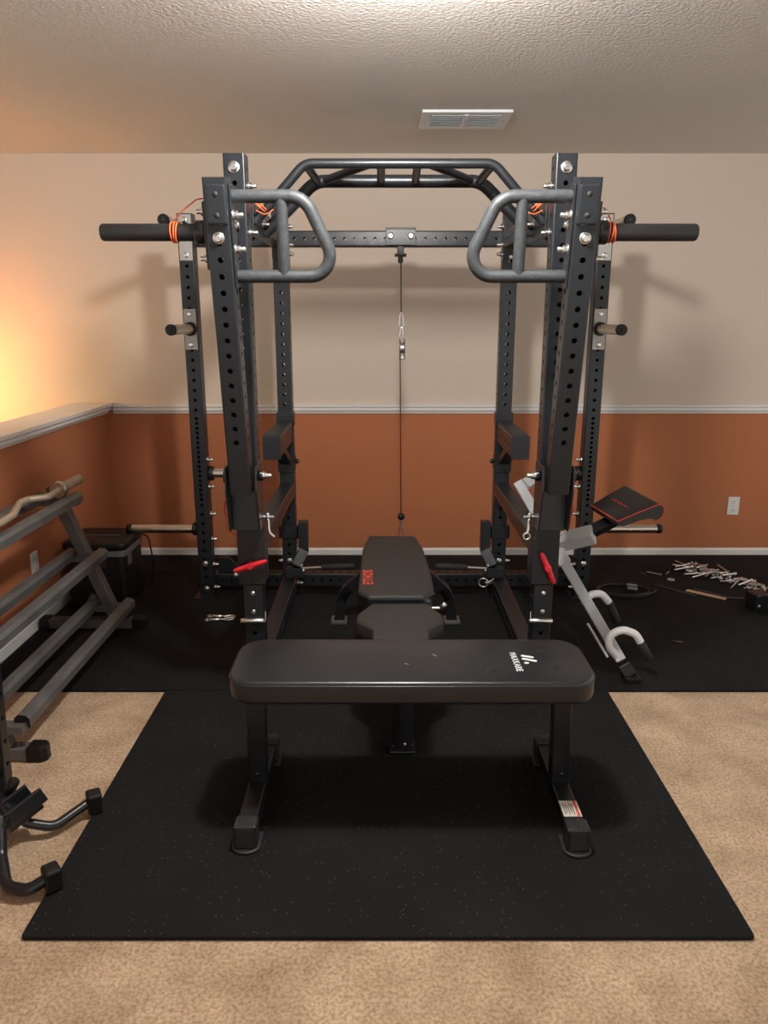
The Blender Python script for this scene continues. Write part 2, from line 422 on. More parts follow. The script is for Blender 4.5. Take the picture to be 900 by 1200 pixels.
# ================================================================== POWER RACK
CX = .056; HX = .573; SX = 1.031; T = .076; H = T / 2
FY = 2.848; BY = 3.98; SY = 3.955; KY = 4.058
rack = thing('power_rack', 'black perforated steel power rack with pull-up bar and plate storage uprights', 'power rack', (CX, 3.4, MZ))
st = M['steel']
def std_holes(L): return [L - .045 - i * .0508 for i in range(int((L - .07) / .0508) + 1)]
for s in (-1, 1):
    x = CX + s * HX
    u = MB().ptube((x, FY, MZ + .006), (x, FY, 2.052), holes=std_holes(2.034)).build('upright', st, rack)
    MB().span(x - .058, x + .058, FY - .10, FY + .06, MZ, MZ + .006, .001).build('base_plate', st, rack)
    bolt((x, FY - H, 2.007), (0, -1, 0), rack, s=1.25)
    u = MB().ptube((x, BY, MZ + .006), (x, BY, 2.03), holes=std_holes(2.012)).build('upright', st, rack)
    MB().span(x - .055, x + .055, BY - .055, BY + .055, MZ, MZ + .006, .001).build('base_plate', st, rack)
    xs = CX + s * SX
    hl = [.06 + i * .0508 for i in range(38)]
    hl = [h for h in hl if h < 1.9]
    dense = [.55 + i * .0254 for i in range(18)]
    hl = [h for h in hl if h < .54 or h > 1.0] + dense
    MB().ptube((xs, SY, MZ + .006), (xs, SY, 2.0), holes=hl, sides='y').build('upright', st, rack)
    MB().span(xs - .065, xs + .055, SY - .07, SY + .05, MZ, MZ + .006, .001).build('base_plate', st, rack)
    # side beams (top, middle, bottom) joining front and rear uprights
    for zc, nm in ((1.880, 'side_beam'), (.617, 'side_beam'), (.092, 'side_beam')):
        MB().ptube((x, FY + H + .006, zc), (x, BY - H - .006, zc), xdir=(1, 0, 0), sides='x', r=.008).build(nm, st, rack)
        for yy, ny in ((FY + H + .003, 1), (BY - H - .003, -1)):
            MB().box((x, yy, zc), (T + .0, .006, T + .10 if zc > .2 else T), None, .0015).build('mount_plate', st, rack)
    # bolts seen on the inner faces and fronts
    xi = x - s * H; nx = (-s, 0, 0)
    for z in (1.955, 1.80): bolt((xi, FY + .02, z), nx, rack, 'nut')
    for z in (1.945, 1.815): bolt((xi, BY, z), nx, rack, 'nut')
    bolt((x, BY - H, .215), (0, -1, 0), rack); bolt((x + s * H, BY, .205), (s, 0, 0), rack, 'nut')
    bolt((x, BY - H - .012, .075), (0, -1, 0), rack)
    bolt((xi, BY, .045 + .03), nx, rack, 'nut')
    bolt((xi, BY, 1.86), nx, rack, 'nut'); bolt((x, BY - H, 1.80), (0, -1, 0), rack, s=.8)
    # plate-storage upright bolts
    for z in (.776, .629, .479, .337, .192, .06): bolt((xs - s * H, SY, z), (-s, 0, 0), rack, 'nut')
    for z in (.206, .062): bolt((xs, SY - H, z), (0, -1, 0), rack)
    bolt((CX + s * .89, KY - H, .103), (0, -1, 0), rack)
    # weight pegs on the storage uprights
    def peg(z0, zp, zp0, zp1):
        p = MB().box((xs, SY - H - .003, (zp0 + zp1) / 2), (.062, .006, zp1 - zp0), None, .0015).build('peg_plate', M['pegplate'], rack)
        yb = SY - H - .006
        MB().tube([(xs, yb, z0), (xs, yb - .30, z0), (xs, yb - .345, z0)], .0235, 24).build('peg_rod', M['sleevesteel'], p)
        MB().cyl((xs, yb, z0), (xs, yb - .022, z0), .034, 24, .004).build('peg_collar', M['blackplastic'], p)
        MB().cyl((xs, yb - .345, z0), (xs, yb - .372, z0), .0255, 24, .004).build('peg_cap', M['blackplastic'], p)
        MB().lathe([(.009, .0), (.009, .002), (0, .002)], (xs, yb - .372, z0), (0, -1, 0), 12).build('cap_hole', M['slot'], p)
        for z in (zp0 + .025, zp1 - .025): bolt((xs, yb, z), (0, -1, 0), p, s=.8)
    peg(1.925, 0, 1.78, 1.995); peg(1.452, 0, 1.35, 1.55)
    # outward peg near the bottom, short peg inward
    p = MB().cyl((xs + s * (H + .002), SY, .395), (xs + s * (H + .025), SY, .395), .036, 24, .004).build('peg_collar', M['blackplastic'], rack)
    MB().cyl((xs + s * (H + .02), SY, .395), (xs + s * (H + .355), SY, .395), .0235, 24).build('peg_rod', M['sleevesteel'], p)
    MB().cyl((xs + s * (H + .355), SY, .395), (xs + s * (H + .385), SY, .395), .0255, 24, .004).build('peg_cap', M['blackplastic'], p)
    p = MB().cyl((xs - s * (H + .001), SY, .703), (xs - s * (H + .028), SY, .703), .040, 24, .004).build('peg_collar', M['blackplastic'], rack)
    MB().cyl((xs - s * (H + .02), SY, .703), (xs - s * (H + .16), SY, .703), .0235, 24).build('peg_rod', M['chrome'], p)
    # corner gusset on the lower crossmember
    MB().prism([(0, 0), (.16, 0), (.06, .085), (0, .085)], (xs - s * (H + .001), KY - .01, .115), (-s, 0, 0), (0, 0, 1), .02 * s, .002, 1).build('gusset', st, rack)
MB().ptube((CX - SX - H, KY, 1.893), (CX + SX + H, KY, 1.893), xdir=(0, 1, 0), sides='xy', r=.0075).build('crossmember', st, rack)
MB().ptube((CX - SX - H, KY, .075), (CX + SX + H, KY, .075), xdir=(0, 1, 0), sides='xy', r=.0075).build('crossmember', st, rack)
# pull-up bar with two tubes and grips
pb = MB()
yF, zF, yR, zR = 2.97, 2.048, 3.20, 2.026
Lx = CX - HX + H; Rx = CX + HX - H
pb.tube(fillet([(Lx, yF, 1.845), (CX - .345, yF, zF), (CX + .345, yF, zF), (Rx, yF, 1.845)], .07), .0175, 20)
pub = pb.build('pull_up_bar', st, rack)
MB().tube(fillet([(Lx, yR, 1.83), (CX - .325, yR, zR), (CX + .325, yR, zR), (Rx, yR, 1.83)], .10), .0245, 20).build('rear_tube', st, pub)
for s in (-1, 1):
    for a, c in (((.338, zF - .006), (.315, zR - .004)), ((.105, zF), (.295, zR)), ((.067, zF), (.067, zR))):
        MB().tube([(CX + s * a[0], yF, a[1]), (CX + s * c[0], yR, c[1])], .0155, 16).build('grip', st, pub)
    MB().span(CX + s * (HX - H) - .004, CX + s * (HX - H) + .004, yF - .05, yR + .06, 1.80, 1.905, .001).build('end_plate', st, pub)
    for yy in (yF + .06, yR - .05): bolt((CX + s * (HX - H - .004), yy, 1.86), (-s, 0, 0), pub, 'nut', .9)
# centre bracket of the upper crossmember with pulley housing
b = MB(); cb = CX + .028
b.span(cb - .075, cb + .075, KY - H - .012, KY - H - .0005, 1.86, 1.945, .002); b.span(cb - .075, cb + .075, KY - H - .012, KY + H, 1.934, 1.942, .002)
br = b.build('pulley_bracket', st, rack)
for dx in (-.051, .051): bolt((cb + dx, KY - H - .012, 1.905), (0, -1, 0), br, s=1.05)
b = MB(); b.box((cb, KY - .015, 1.835), (.034, .05, .05), None, .004); b.box((cb, KY - .015, 1.80), (.026, .04, .045), None, .006)
b.build('pulley_block', st, br)
MB().tube([(cb - .030, KY - .02, 1.815), (cb + .030, KY - .02, 1.815)], .008, 8).build('axle', M['steel2'], br)
# low cable eye on the floor crossmember
b = MB(); b.span(cb - .02, cb + .03, KY - .075, KY - H - .001, .05, .30, .003); b.ring((cb + .009, KY - .06, .315), (0, 1, 0), .016, .005)
b.build('cable_anchor', st, rack)

# hanging cable ---------------------------------------------------
cx = cb + .002; cy = KY - .06
cab = thing('pulley_cable', 'thin black steel cable with snap links hanging down the middle of the rack', 'cable', (cx, cy, .33))
MB().tube([(cx, cy, 1.78), (cx + .001, cy, 1.6), (cx + .003, cy, 1.535)], .0034, 8).build('cable', M['cable'], cab)
def snap(z0, z1, w, x, y=cy):
    h = z1 - z0; b = MB()
    b.tube(fillet([(x - w * .6, y, z1 - h * .15), (x, y, z1), (x + w * .6, y, z1 - h * .15), (x + w, y, z0 + h * .15), (x, y, z0), (x - w, y, z0 + h * .15)], h * .12, 5, True), .0032, 8, closed=True)
    return b
snap(1.455, 1.535, .012, cx + .003).build('carabiner', M['chrome'], cab)
snap(1.405, 1.460, .009, cx + .004).build('carabiner', M['chrome'], cab)
b = MB(); px = cx + .008
b.prism(rrect(-.022, .022, -.056, .052, .02), (px - .014, cy, 1.352), (0, 1, 0), (0, 0, 1), .004, .001, 1)
b.prism(rrect(-.022, .022, -.056, .052, .02), (px + .010, cy, 1.352), (0, 1, 0), (0, 0, 1), .004, .001, 1)
pu = b.build('pulley', M['steel2'], cab)
MB().lathe([(.008, -.009), (.034, -.009), (.028, -.003), (.028, .003), (.034, .009), (.008, .009)], (px, cy, 1.355), (1, 0, 0), 24).build('wheel', M['chrome'], pu)
bolt((px + .014, cy, 1.372), (1, 0, 0), pu, s=.5); bolt((px, cy - .022, 1.305), (0, -1, 0), pu, s=.55)
MB().tube([(px - .010, cy, 1.33), (px - .006, cy, .9), (px - .001, cy, .47)], .003, 8).build('cable', M['cable'], cab)
b = MB(); bc = V((px, cy, .452)); b.lathe([(.020 * sin(pi * k / 10) + 1e-4, -.020 * cos(pi * k / 10)) for k in range(11)], bc, (0, 0, 1), 20)
b.build('ball_stop', M['blackplastic'], cab)
MB().cyl((px, cy, .40), (px, cy, .434), .007, 12).build('ferrule', M['chrome'], cab)
snap(.335, .405, .013, px).build('carabiner', M['chrome'], cab)

# ================================================================== SPOTTER ARMS
def spotter(s, label):
    x = CX + s * HX; y1 = BY - H
    t = thing('spotter_arm', label, 'spotter arm', (x, y1, .9), 'pair of spotter arms on the rear uprights')
    b = MB(); b.ptube((x, y1 - .012, .925), (x, 3.442, .925), w=.076, d=.10, xdir=(1, 0, 0), sides='x', r=.0075); b.build('arm', st, t)
    MB().box((x, 3.438, .925), (.082, .006, .108), None, .0015).build('end_plate', st, t)
    MB().span(x - .036, x + .036, 3.45, y1 - .014, .9755, .984, .002).build('liner', M['pipe'], t)
    b = MB(); b.bar((x, y1 - .03, .775), (x, 3.66, .885), .06, .035); b.build('brace', st, t)
    b = MB(); b.box((x, y1 - .006, .87), (.088, .010, .32), None, .002)
    for q in (-1, 1):
        b.box((x + q * .0425, y1 + .024, .76), (.005, .07, .07), None, .001); b.box((x + q * .0425, y1 + .024, .99), (.005, .07, .07), None, .001)
    b.build('saddle', st, t)
    MB().cyl((x - s * .045, y1 + .03, .765), (x - s * .062, y1 + .03, .765), .012, 12, .003).build('locking_pin', M['steel2'], t)
spotter(-1, 'black spotter arm jutting forward from the left rear upright')
spotter(1, 'black spotter arm jutting forward from the right rear upright')

# ================================================================== LEVER ARMS
def lever(s, label):
    x = CX + s * HX
    zb, zt = .893, 1.924; yb, yt = 2.688, 2.505
    def AY(z): return yb + (yt - yb) * (z - zb) / (zt - zb)
    ax = V((0, yt - yb, zt - zb)).normalized(); nf = V((0, -ax.z, ax.y)).normalized()     # front normal
    t = thing('lever_arm', label, 'lever arm', (x, yb, zb), 'pair of lever arms on the front uprights')
    arm = MB(); L = sqrt((zt - zb) ** 2 + (yt - yb) ** 2)
    arm.ptube((x, yb, zb), (x, yt, zt), holes=[L - .19 - i * .0508 for i in range(14)], r=.0095); arm.build('arm', st, t)
    # raised cap block near the top with two holes
    c = V((x - s * .004, AY(1.848), 1.848)) + nf * (H + .009)
    R = Matrix((V((1, 0, 0)), ax.cross(V((1, 0, 0))), ax)).transposed()
    cap = MB().box(c, (.064, .018, .118), R, .008, 3).build('cap_block', st, t)
    for dz in (-.03, .03):
        cc = c + ax * dz + nf * .0092
        MB().lathe([(.0085, 0), (.0085, .0006), (0, .0006)], cc, nf, 16).build('hole', M['slot'], cap)
    bolt(V((x, AY(1.752), 1.752)) + nf * H, nf, t, s=1.15)
    # handle plate on the inner face and D handle
    xi = x - s * H
    pl = MB().bar((xi - s * .004, AY(1.60), 1.60), (xi - s * .004, AY(1.905), 1.905), .008, .062, up=(0, 1, 0))
    pl.build('handle_plate', st, t)
    xo = xi - s * .008
    P = lambda u, z: V((xo - s * u, AY(z), z))
    hd = MB().tube(fillet([P(0, 1.870), P(.222, 1.870), P(.335, 1.634), P(0, 1.634)], [0, .075, .065, 0], 10), .0205, 20).build('handle', M['tape'], t, 'grey tape wrapped D handle')
    MB().tube([P(.150, 1.870), P(.150, 1.634)], .0195, 20).build('inner_grip', M['tape'], hd)
    for z in (1.815, 1.715): bolt((xo, AY(z) - .012, z), (-s, 0, 0), t, 'nut', 1.15)
    bolt((xo, AY(1.79) + .02, 1.79), (-s, 0, 0), t, s=.9)
    # outer bracket and weight horn
    xq = x + s * H
    MB().bar((xq + s * .005, AY(1.66) + .02, 1.66), (xq + s * .005, AY(1.86) + .02, 1.86), .01, .085, up=(0, 1, 0)).build('horn_plate', st, t)
    zh = 1.768; yh = AY(zh) + .02; hl_ = .340 if s < 0 else .324
    hn = MB().tube([(xq + s * .010, yh, zh), (xq + s * hl_, yh, zh), (xq + s * (hl_ + .006), yh, zh)], [.0268, .0268, .0235], 28).build('weight_horn', M['pipe'], t)
    MB().cyl((xq + s * .010, yh, zh), (xq + s * .045, yh, zh), .037, 24, .004).build('horn_collar', M['steel2'], hn)
    for z in (1.83, 1.69): bolt((xq + s * .010, AY(z) + .03, z), (s, 0, 0), t, 'nut', 1.1)
    # trolley: two cheeks, front plate, sleeve round the upright
    tr = MB()
    for q in (-1, 1):
        xc = x + q * .0545
        tr.prism([(2.665, .985), (2.800, .985), (2.800, .735), (2.700, .735), (2.655, .90)], (xc - .003, 0, 0), (0, 1, 0), (0, 0, 1), .006, .001, 1)
    tr.box((x, 2.742, .805), (.102, .006, .15), Matrix.Rotation(radians(-5), 3, 'X'), .001)
    y0, y1 = FY - H - .003, FY + H + .003
    tr.span(x - .052, x + .052, y0 - .006, y0, .49, .745, .002); tr.span(x - .052, x + .052, y1, y1 + .006, .49, .745, .002)
    tr.span(x - .052, x - .046, y0, y1, .49, .745, .002); tr.span(x + .046, x + .052, y0, y1, .49, .745, .002)
    trl = tr.build('trolley', st, t)
    MB().cyl((x - s * .058, 2.71, .945), (x - s * .075, 2.71, .945), .02, 16, .003).build('pivot_collar', M['steel2'], trl)
    bolt((x - s * .075, 2.71, .945), (-s, 0, 0), trl, 'nut', 1.1)
    MB().cyl((x + s * .058, 2.70, .945), (x + s * .066, 2.70, .945), .028, 20, .002).build('pivot_collar', M['steel2'], trl)
    # red pull pin on the sleeve front
    a = radians(18 if s < 0 else -66); ctr = V((x - s * .0 + (.0 if s < 0 else .005), y0 - .032, .575 if s < 0 else .565)); d = V((cos(a), 0, sin(a)))
    pin = MB(); pin.tube([ctr - d * .068, ctr - d * .05, ctr - d * .018, ctr, ctr + d * .018, ctr + d * .05, ctr + d * .068], [.006, .0105, .0115, .0145, .0115, .0105, .006], 14)
    pin.cyl(ctr + V((0, .026, 0)), ctr - V((0, .014, 0)), .013, 16, .003)
    pp = pin.build('pull_pin', M['redplastic'], t, 'red T-shaped pull pin')
    # T pin with ring on the inner cheek
    xp = x - s * .052
    b = MB(); b.cyl((xp, 2.80, .765), (xp - s * .042, 2.80, .765), .006, 12); b.cyl((xp - s * .018, 2.80, .780), (xp - s * .018, 2.80, .750), .0075, 12, .002)
    b.tube([(xp - s * .022, 2.795, .755), (xp - s * .023, 2.79, .72), (xp - s * .028, 2.785, .705)], .0048, 10)
    b.ring((xp - s * .030, 2.783, .692), (0, 1, 0), .0125, .0034) if s > 0 else b.tube([(xp - s * .028, 2.785, .705), (xp - s * .045, 2.783, .69)], .0048, 10)
    b.build('detent_pin', M['chrome'], t)
    # red lanyard loop on the outer side
    b = MB(); xl = x + s * .062
    b.tube(fillet([(xl, 2.80, .83), (xl + s * .028, 2.81, .835), (xl + s * .036, 2.81, .775), (xl + s * .006, 2.81, .755)], .02), .0026, 8)
    b.tube(fillet([(xl + s * .030, 2.81, .765), (xl + s * .028, 2.83, .70), (xl - s * .012, 2.875, .655)], .03), .0011, 8)
    b.build('lanyard', M['redplastic'], t, 'thin red lanyard loop')
    return x, AY
lever(-1, 'left black lever arm with taped D handle, its red pull pin nearly horizontal')
lever(1, 'right black lever arm with taped D handle, its red pull pin nearly upright')
# sleeve plates with two rivets and hitch pins lower on the front uprights
for s, lab in ((-1, 'chrome hitch pin through the foot of the left front upright'), (1, 'chrome hitch pin through the foot of the right front upright')):
    x = CX + s * HX; y0 = FY - H
    p = MB().box((x, y0 - .003, .415), (.074, .006, .14), None, .0015).build('rivet_plate', st, rack)
    for z in (.452, .375): bolt((x, y0 - .006, z), (0, -1, 0), p, s=.55)
    t = thing('hitch_pin', lab, 'pin', (x, y0 - .02, .338), 'chrome hitch pins on the front uprights')
    b = MB(); b.cyl((x - .052, y0 - .012, .338), (x + .040, y0 - .012, .338), .0095, 14, .002); b.build('pin', M['chrome'], t)
    e = -s
    b = MB(); b.tube(fillet([(x + e * .030, y0 - .016, .340), (x + e * .044, y0 - .018, .332), (x + e * .047, y0 - .012, .352), (x + e * .043, y0 + .01, .368)], .008), .0022, 8)
    b.build('clip', M['chrome'], t)

# orange cords ----------------------------------------------------
def cordloops(c, n, R, k, label, tails):
    b = MB(); c = V(c); n = V(n).normalized()
    for i in range(k):
        b.ring(c + n * (i - (k - 1) / 2) * .0075, (n + V((random.uniform(-.12, .12), random.uniform(-.1, .1), random.uniform(-.1, .1)))), R, .0026, 28, 8)
    for tl in tails: b.tube(fillet([V(p) for p in tl], .02, 4), .0022, 8)
    o = b.build('orange_cord', M['orange']); tag(o, label, 'cord', 'orange cords tied on the rack')
for s, lab in ((-1, 'orange cord wound round the left weight horn'), (1, 'orange cord wound round the right weight horn')):
    x = CX + s * (HX + H + (.11 if s < 0 else .055)); y = 2.552
    cordloops((x, y, 1.768), (1, 0, 0), .0305, 3, lab, [[(x, y, 1.803), (x - s * .03, y - .02, 1.83), (x - s * .075, y - .01, 1.865), (x - s * .10, y + .01, 1.872)]] if s < 0 else [[(x, y, 1.803), (x - s * .012, y, 1.825), (x - s * .02, y + .02, 1.845)]])
for s, lab in ((-1, 'orange cord tied where the pull-up bar meets the left side beam'), (1, 'orange cord tied where the pull-up bar meets the right side beam')):
    x = CX + s * (HX - H - .012)
    cordloops((x - s * .012, 2.955, 1.905), (s * .6, .0, -.72), .027, 2, lab, [[(x, 2.94, 1.885), (x - s * .03, 2.935, 1.87), (x - s * .05, 2.935, 1.876), (x - s * .062, 2.94, 1.888)]])

# bent handle brackets at the foot of the rear uprights ---------------
def hbracket(s, label):
    x = CX + s * HX; y0 = BY - H
    t = thing('handle_bracket', label, 'bracket', (x, y0, .2), 'pair of handle brackets on the rear uprights')
    b = MB(); pts = [V((x - s * .085, 3.90, .455)), V((x - s * .085, 3.895, .295)), V((x - s * .045, 3.85, .215))]
    b.bar(pts[0], pts[1] - V((0, 0, .008)), .05, .055, up=(0, 1, 0)); b.bar(pts[1], pts[2], .055, .055, up=(0, 1, 0))
    b.box((x - s * .035, 3.85, .185), (.095, .055, .05), None, .003)
    b.build('bent_arm', st, t)
    b = MB(); b.span(x - .052, x + .052, y0 - .008, y0 - .002, .345, .415, .002); b.span(x - s * .045, x - s * .052, y0 - .008, BY, .345, .415, .002); b.span(x + s * .045, x + s * .052, y0 - .008, BY, .345, .415, .002)
    b.build('band', st, t)
    rod = MB().cyl((x - s * .078, 3.84, .208), (x - s * .36, 3.80, .232), .008, 12).build('rod', M['chrome'], t)
    MB().tube([(x - s * .185, 3.825, .217), (x - s * .20, 3.823, .219), (x - s * .345, 3.802, .231), (x - s * .36, 3.80, .232)], [.014, .0165, .0165, .012], 16).build('rubber_grip', M['grip'], rod)
    bolt((x - s * .084, 3.835, .195), (-s, -.5, 0), t, 'head', .7); bolt((x - s * .075, 3.835, .225), (0, 0, 1), t, 'head', .6)
    if s > 0:
        b = MB(); b.ring((x - .10, 3.80, .14), (.15, 1, 0), .024, .0038); b.tube([(x - .076, 3.80, .14), (x - .04, 3.84, .15)], .005, 10)
        b.build('ring_pin', M['chrome'], t, 'chrome ring pin')
hbracket(-1, 'bent black bracket with rubber-gripped rod pointing inward on the left rear upright')
hbracket(1, 'bent black bracket with rubber-gripped rod and chrome ring on the right rear upright')

# ================================================================== FLAT BENCH
fb = thing('flat_bench', 'black vinyl flat weight bench with white print at its right end, nearest the camera', 'bench', (.08, 2.12, MZ))
px0, px1, py0, py1, pz0, pz1 = -.460, .626, 1.978, 2.292, .414, .487
pad = MB().prism(rrect(px0, px1, py0, py1, .085, 10), (0, 0, pz0), (1, 0, 0), (0, 1, 0), pz1 - pz0, .013, 4, True).build('pad', M['vinyl'], fb)
MB().tube(fillet([V((x, y, pz1 - .012)) for x, y in rrect(px0 - .0004, px1 + .0004, py0 - .0004, py1 + .0004, .085, 10)], 0, 1, True), .0022, 8, closed=True).build('seam', M['vinyl'], pad)
for x, y in ((.30, 2.18), (.32, 2.06), (.50, 2.19), (.52, 2.07)):
    MB().lathe([(.020, 0), (.016, .0012), (.009, .0028), (.0, .0034)], (x, y, pz1 - .0004), (0, 0, 1), 20).build('stud_bump', M['vinyl'], pad)
text_mesh('lettering', 'MAXKARE', .028, frame((.402, 2.118, pz1 + .0004), (.02, -1, 0), (1, .02, 0)), M['white'], pad, off=.00045, sx=.94)
lg = MB(); lz = pz1 + .0002
def slash(x0, y0, x1, y1, w):
    d = V((x1 - x0, y1 - y0, 0)); L = d.length; d.normalize(); n = V((-d.y, d.x, 0))
    lg.prism(rrect(0, L, -w / 2, w / 2, w * .3, 3), (x0, y0, lz), d, n, .0006)
slash(.426, 2.160, .462, 2.146, .012); slash(.425, 2.139, .467, 2.120, .012); slash(.427, 2.111, .440, 2.106, .012)
lg.build('logo_mark', M['white'], pad)
MB().tube([(.150, 2.17, pz1 + .0002), (.158, 2.163, pz1 + .0002), (.164, 2.160, pz1 + .0002)], .0008, 6).build('scuff', M['white'], pad)
MB().tube([(.062, 2.105, pz1 + .0002), (.074, 2.100, pz1 + .0002)], .0007, 6).build('scuff', M['white'], pad)
MB().span(-.36, .53, 2.095, 2.145, .365, .413, .003).build('spine', M['steel2'], fb)
for lx, dx in ((-.400, .012), (.556, .026)):
    k = 1 if lx > 0 else -1
    lt = lx - k * .008
    MB().bar((lx, 2.118, .075), (lt, 2.118, .413), .058, .048, up=(0, 1, 0), bev=.005).build('leg', M['steel2'], fb)
    ft = MB().span(lx - .028, lx + .028, 1.905 - dx, 2.33, .034, .084, .005).build('foot_tube', M['steel2'], fb)
    for yc, sg in ((1.905 - dx, -1), (2.34, 1)):
        b = MB(); b.span(lx - .033, lx + .033, yc - .026, yc + .026, .018, .092, .005)
        for q in range(5): b.span(lx - .026 + q * .0115, lx - .021 + q * .0115, yc - .024, yc + .024, .0915, .0935, 0)
        b.prism([(lx - .042, yc - sg * .05), (lx + .042, yc - sg * .05), (lx + .042, yc + sg * .012)] + [(lx + .042 * cos(a), yc + sg * (.012 + .034 * sin(a))) for a in [pi * j / 10 for j in range(1, 10)]] + [(lx - .042, yc + sg * .012)],
                (0, 0, MZ), (1, 0, 0), (0, 1, 0), .010, .003, 2)
        rf = b.build('rubber_foot', M['pipe'], ft)
        MB().span(lx - .025, lx + .025, yc + sg * .0262 - .001, yc + sg * .0262 + .001, .026, .084, 0).build('end_recess', M['slot'], rf)
    MB().lathe([(.008, 0), (.007, .004), (0, .005)], (lx, 2.118 - .024, .115), (0, -1, 0), 12).build('bolt', M['steel2'], fb)
    if lx > 0:
        sk = MB().span(lx - .027, lx + .027, 1.925, 2.0, .0842, .0848, 0).build('warning_sticker', M['sticker'], ft, 'cream sticker with red band')
        MB().span(lx + .015, lx + .022, 1.926, 1.999, .0849, .0853, 0).build('red_band', M['red'], sk)
        b = MB()
        for k2 in range(5): b.span(lx - .020 + k2 * .0065, lx - .0175 + k2 * .0065, 1.935 + (k2 % 2) * .008, 1.988 - (k2 % 3) * .006, .0849, .0852, 0)
        b.build('print_lines', M['darkrod'], sk)

# ================================================================== ADJUSTABLE BENCH
ab = thing('adjustable_bench', 'black adjustable bench with red print on its backrest, inside the rack', 'bench', (.05, 3.0, MZ))
bc = .048
bp = rpoly([(bc - .105, 2.735), (bc + .105, 2.735), (bc + .151, 2.80), (bc + .150, 3.05), (bc + .134, 3.38), (bc + .122, 3.46), (bc + .105, 3.575), (bc - .122, 3.575), (bc - .138, 3.46), (bc - .148, 3.36), (bc - .150, 3.05), (bc - .151, 2.80)], .016, 4)
bk = MB().prism(bp, (0, 0, .405), (1, 0, 0), (0, 1, 0), .062, .012, 3, True).build('backrest', M['vinylbrown'], ab)
# glossy vinyl band on the front end of the backrest
b = MB(); b.prism(rpoly([(bc - .107, 2.732), (bc + .107, 2.732), (bc + .153, 2.80), (bc + .153, 2.812), (bc + .1, 2.745), (bc - .1, 2.745), (bc - .153, 2.812), (bc - .153, 2.80)], .004, 2), (0, 0, .404), (1, 0, 0), (0, 1, 0), .052, .003, 2, False)
b.build('end_band', M['vinylgloss'], bk)
text_mesh('lettering', 'ETHOS', .058, frame((bc - .112, 2.955, .4675), (-.03, 1, 0), (-1, -.03, 0)), M['red'], bk, off=.0013, sx=.92)
bc += .010
sp = rpoly([(bc - .105, 2.715), (bc + .105, 2.715), (bc + .158, 2.60), (bc + .158, 2.54), (bc + .100, 2.47), (bc + .094, 2.31), (bc - .094, 2.31), (bc - .100, 2.47), (bc - .158, 2.54), (bc - .158, 2.60)], .016, 4)
MB().prism(sp, (0, 0, .385), (1, 0, 0), (0, 1, 0), .062, .012, 3, True).build('seat', M['vinylbrown'], ab)
b = MB(); b.bar((bc, 2.40, .31), (bc, 3.56, .29), .06, .06); b.span(bc - .05, bc + .05, 2.40, 2.64, .36, .384, .002); b.span(bc - .03, bc + .03, 2.55, 2.61, .30, .384, .002)
b.span(bc - .05, bc + .05, 2.80, 3.40, .385, .404, .002); b.span(bc - .03, bc + .03, 3.30, 3.36, .30, .40, .002)
b.build('frame', M['steel2'], ab)
b = MB(); px = .065
b.tube([(px, 2.395, .035), (px, 2.40, .30)], .036, 24); b.span(px - .036, px + .036, 2.375, 2.435, .022, .04, .002)
b.build('front_leg', M['vinylgloss'], ab)
MB().span(px - .045, px + .045, 2.365, 2.445, MZ, MZ + .012, .003).build('foot_plate', M['steel2'], ab)
bolt((px + .008, 2.36, .056), (0, -1, 0), ab, s=.35)
AY_ = 3.575
b = MB(); pts = fillet([(bc - .285, AY_, .03), (bc - .262, AY_, .17), (bc - .12, AY_, .30), (bc + .12, AY_, .30), (bc + .262, AY_, .17), (bc + .285, AY_, .03)], .10, 8)
for a, c in zip(pts, pts[1:]):
    if (c - a).length > .004: b.bar(a - (c - a).normalized() * .004, c + (c - a).normalized() * .004, .05, .052, up=(0, 1, 0), bev=.002)
b.build('rear_leg', M['steel2'], ab)
for s in (-1, 1):
    MB().span(bc + s * .285 - .04, bc + s * .285 + .04, AY_ - .04, AY_ + .04, MZ, MZ + .018, .003).build('foot_plate', M['greysteel'], ab)
b = MB(); b.cyl((bc + .12, 2.79, .395), (bc + .165, 2.79, .395), .007, 12); b.cyl((bc + .165, 2.79, .395), (bc + .185, 2.79, .415), .011, 14, .003)
b.build('adjust_pin', M['chrome'], ab)

# ================================================================== GREY EXERCISE BENCH (leaning)
gb = thing('folding_exercise_bench', 'light grey tubular exercise bench frame with red-piped black pad, leaning on the rack', 'bench', (1.05, 2.98, MZ))
P0 = V((1.014, 2.970, .085)); P1 = V((.688, 3.305, .647)); dr = (P1 - P0).normalized()
upn = V((-.3, -.75, .55)); upn = (upn - dr * upn.dot(dr)).normalized()
pA = P0.lerp(P1, .46)
b = MB(); b.bar(P0, P0 + dr * .90, .044, .044, up=upn, bev=.004)
b.build('main_tube', M['lightgrey'], gb)
b = MB(); b.bar(P0 + dr * .47, P0 + dr * .64, .056, .056, up=upn, bev=.004); b.build('clamp_sleeve', M['lightgrey'], gb)
# upper foot bar crossing behind the upright
b = MB(); e0 = P0 + dr * .84; b.bar(e0 + V((.0, .0, .04)), e0 + V((.10, .09, .075)), .05, .03, up=upn); b.build('foot_bar', M['lightgrey'], gb)
# rubber foot
b = MB(); fx = V((1.075, 2.955, MZ + .001))
b.bar(P0 - dr * .02, V((1.050, 2.930, .03)), .055, .05, up=upn, bev=.006); b.span(1.014, 1.082, 2.895, 2.965, MZ, .04, .006)
b.build('rubber_foot', M['blackplastic'], gb)
# thin rod alongside
MB().tube([P0 + dr * .03 - V((.05, .03, 0)), P0 + dr * .18 - V((.06, .03, -.01))], .006, 8).build('side_rod', M['lightgrey'], gb)
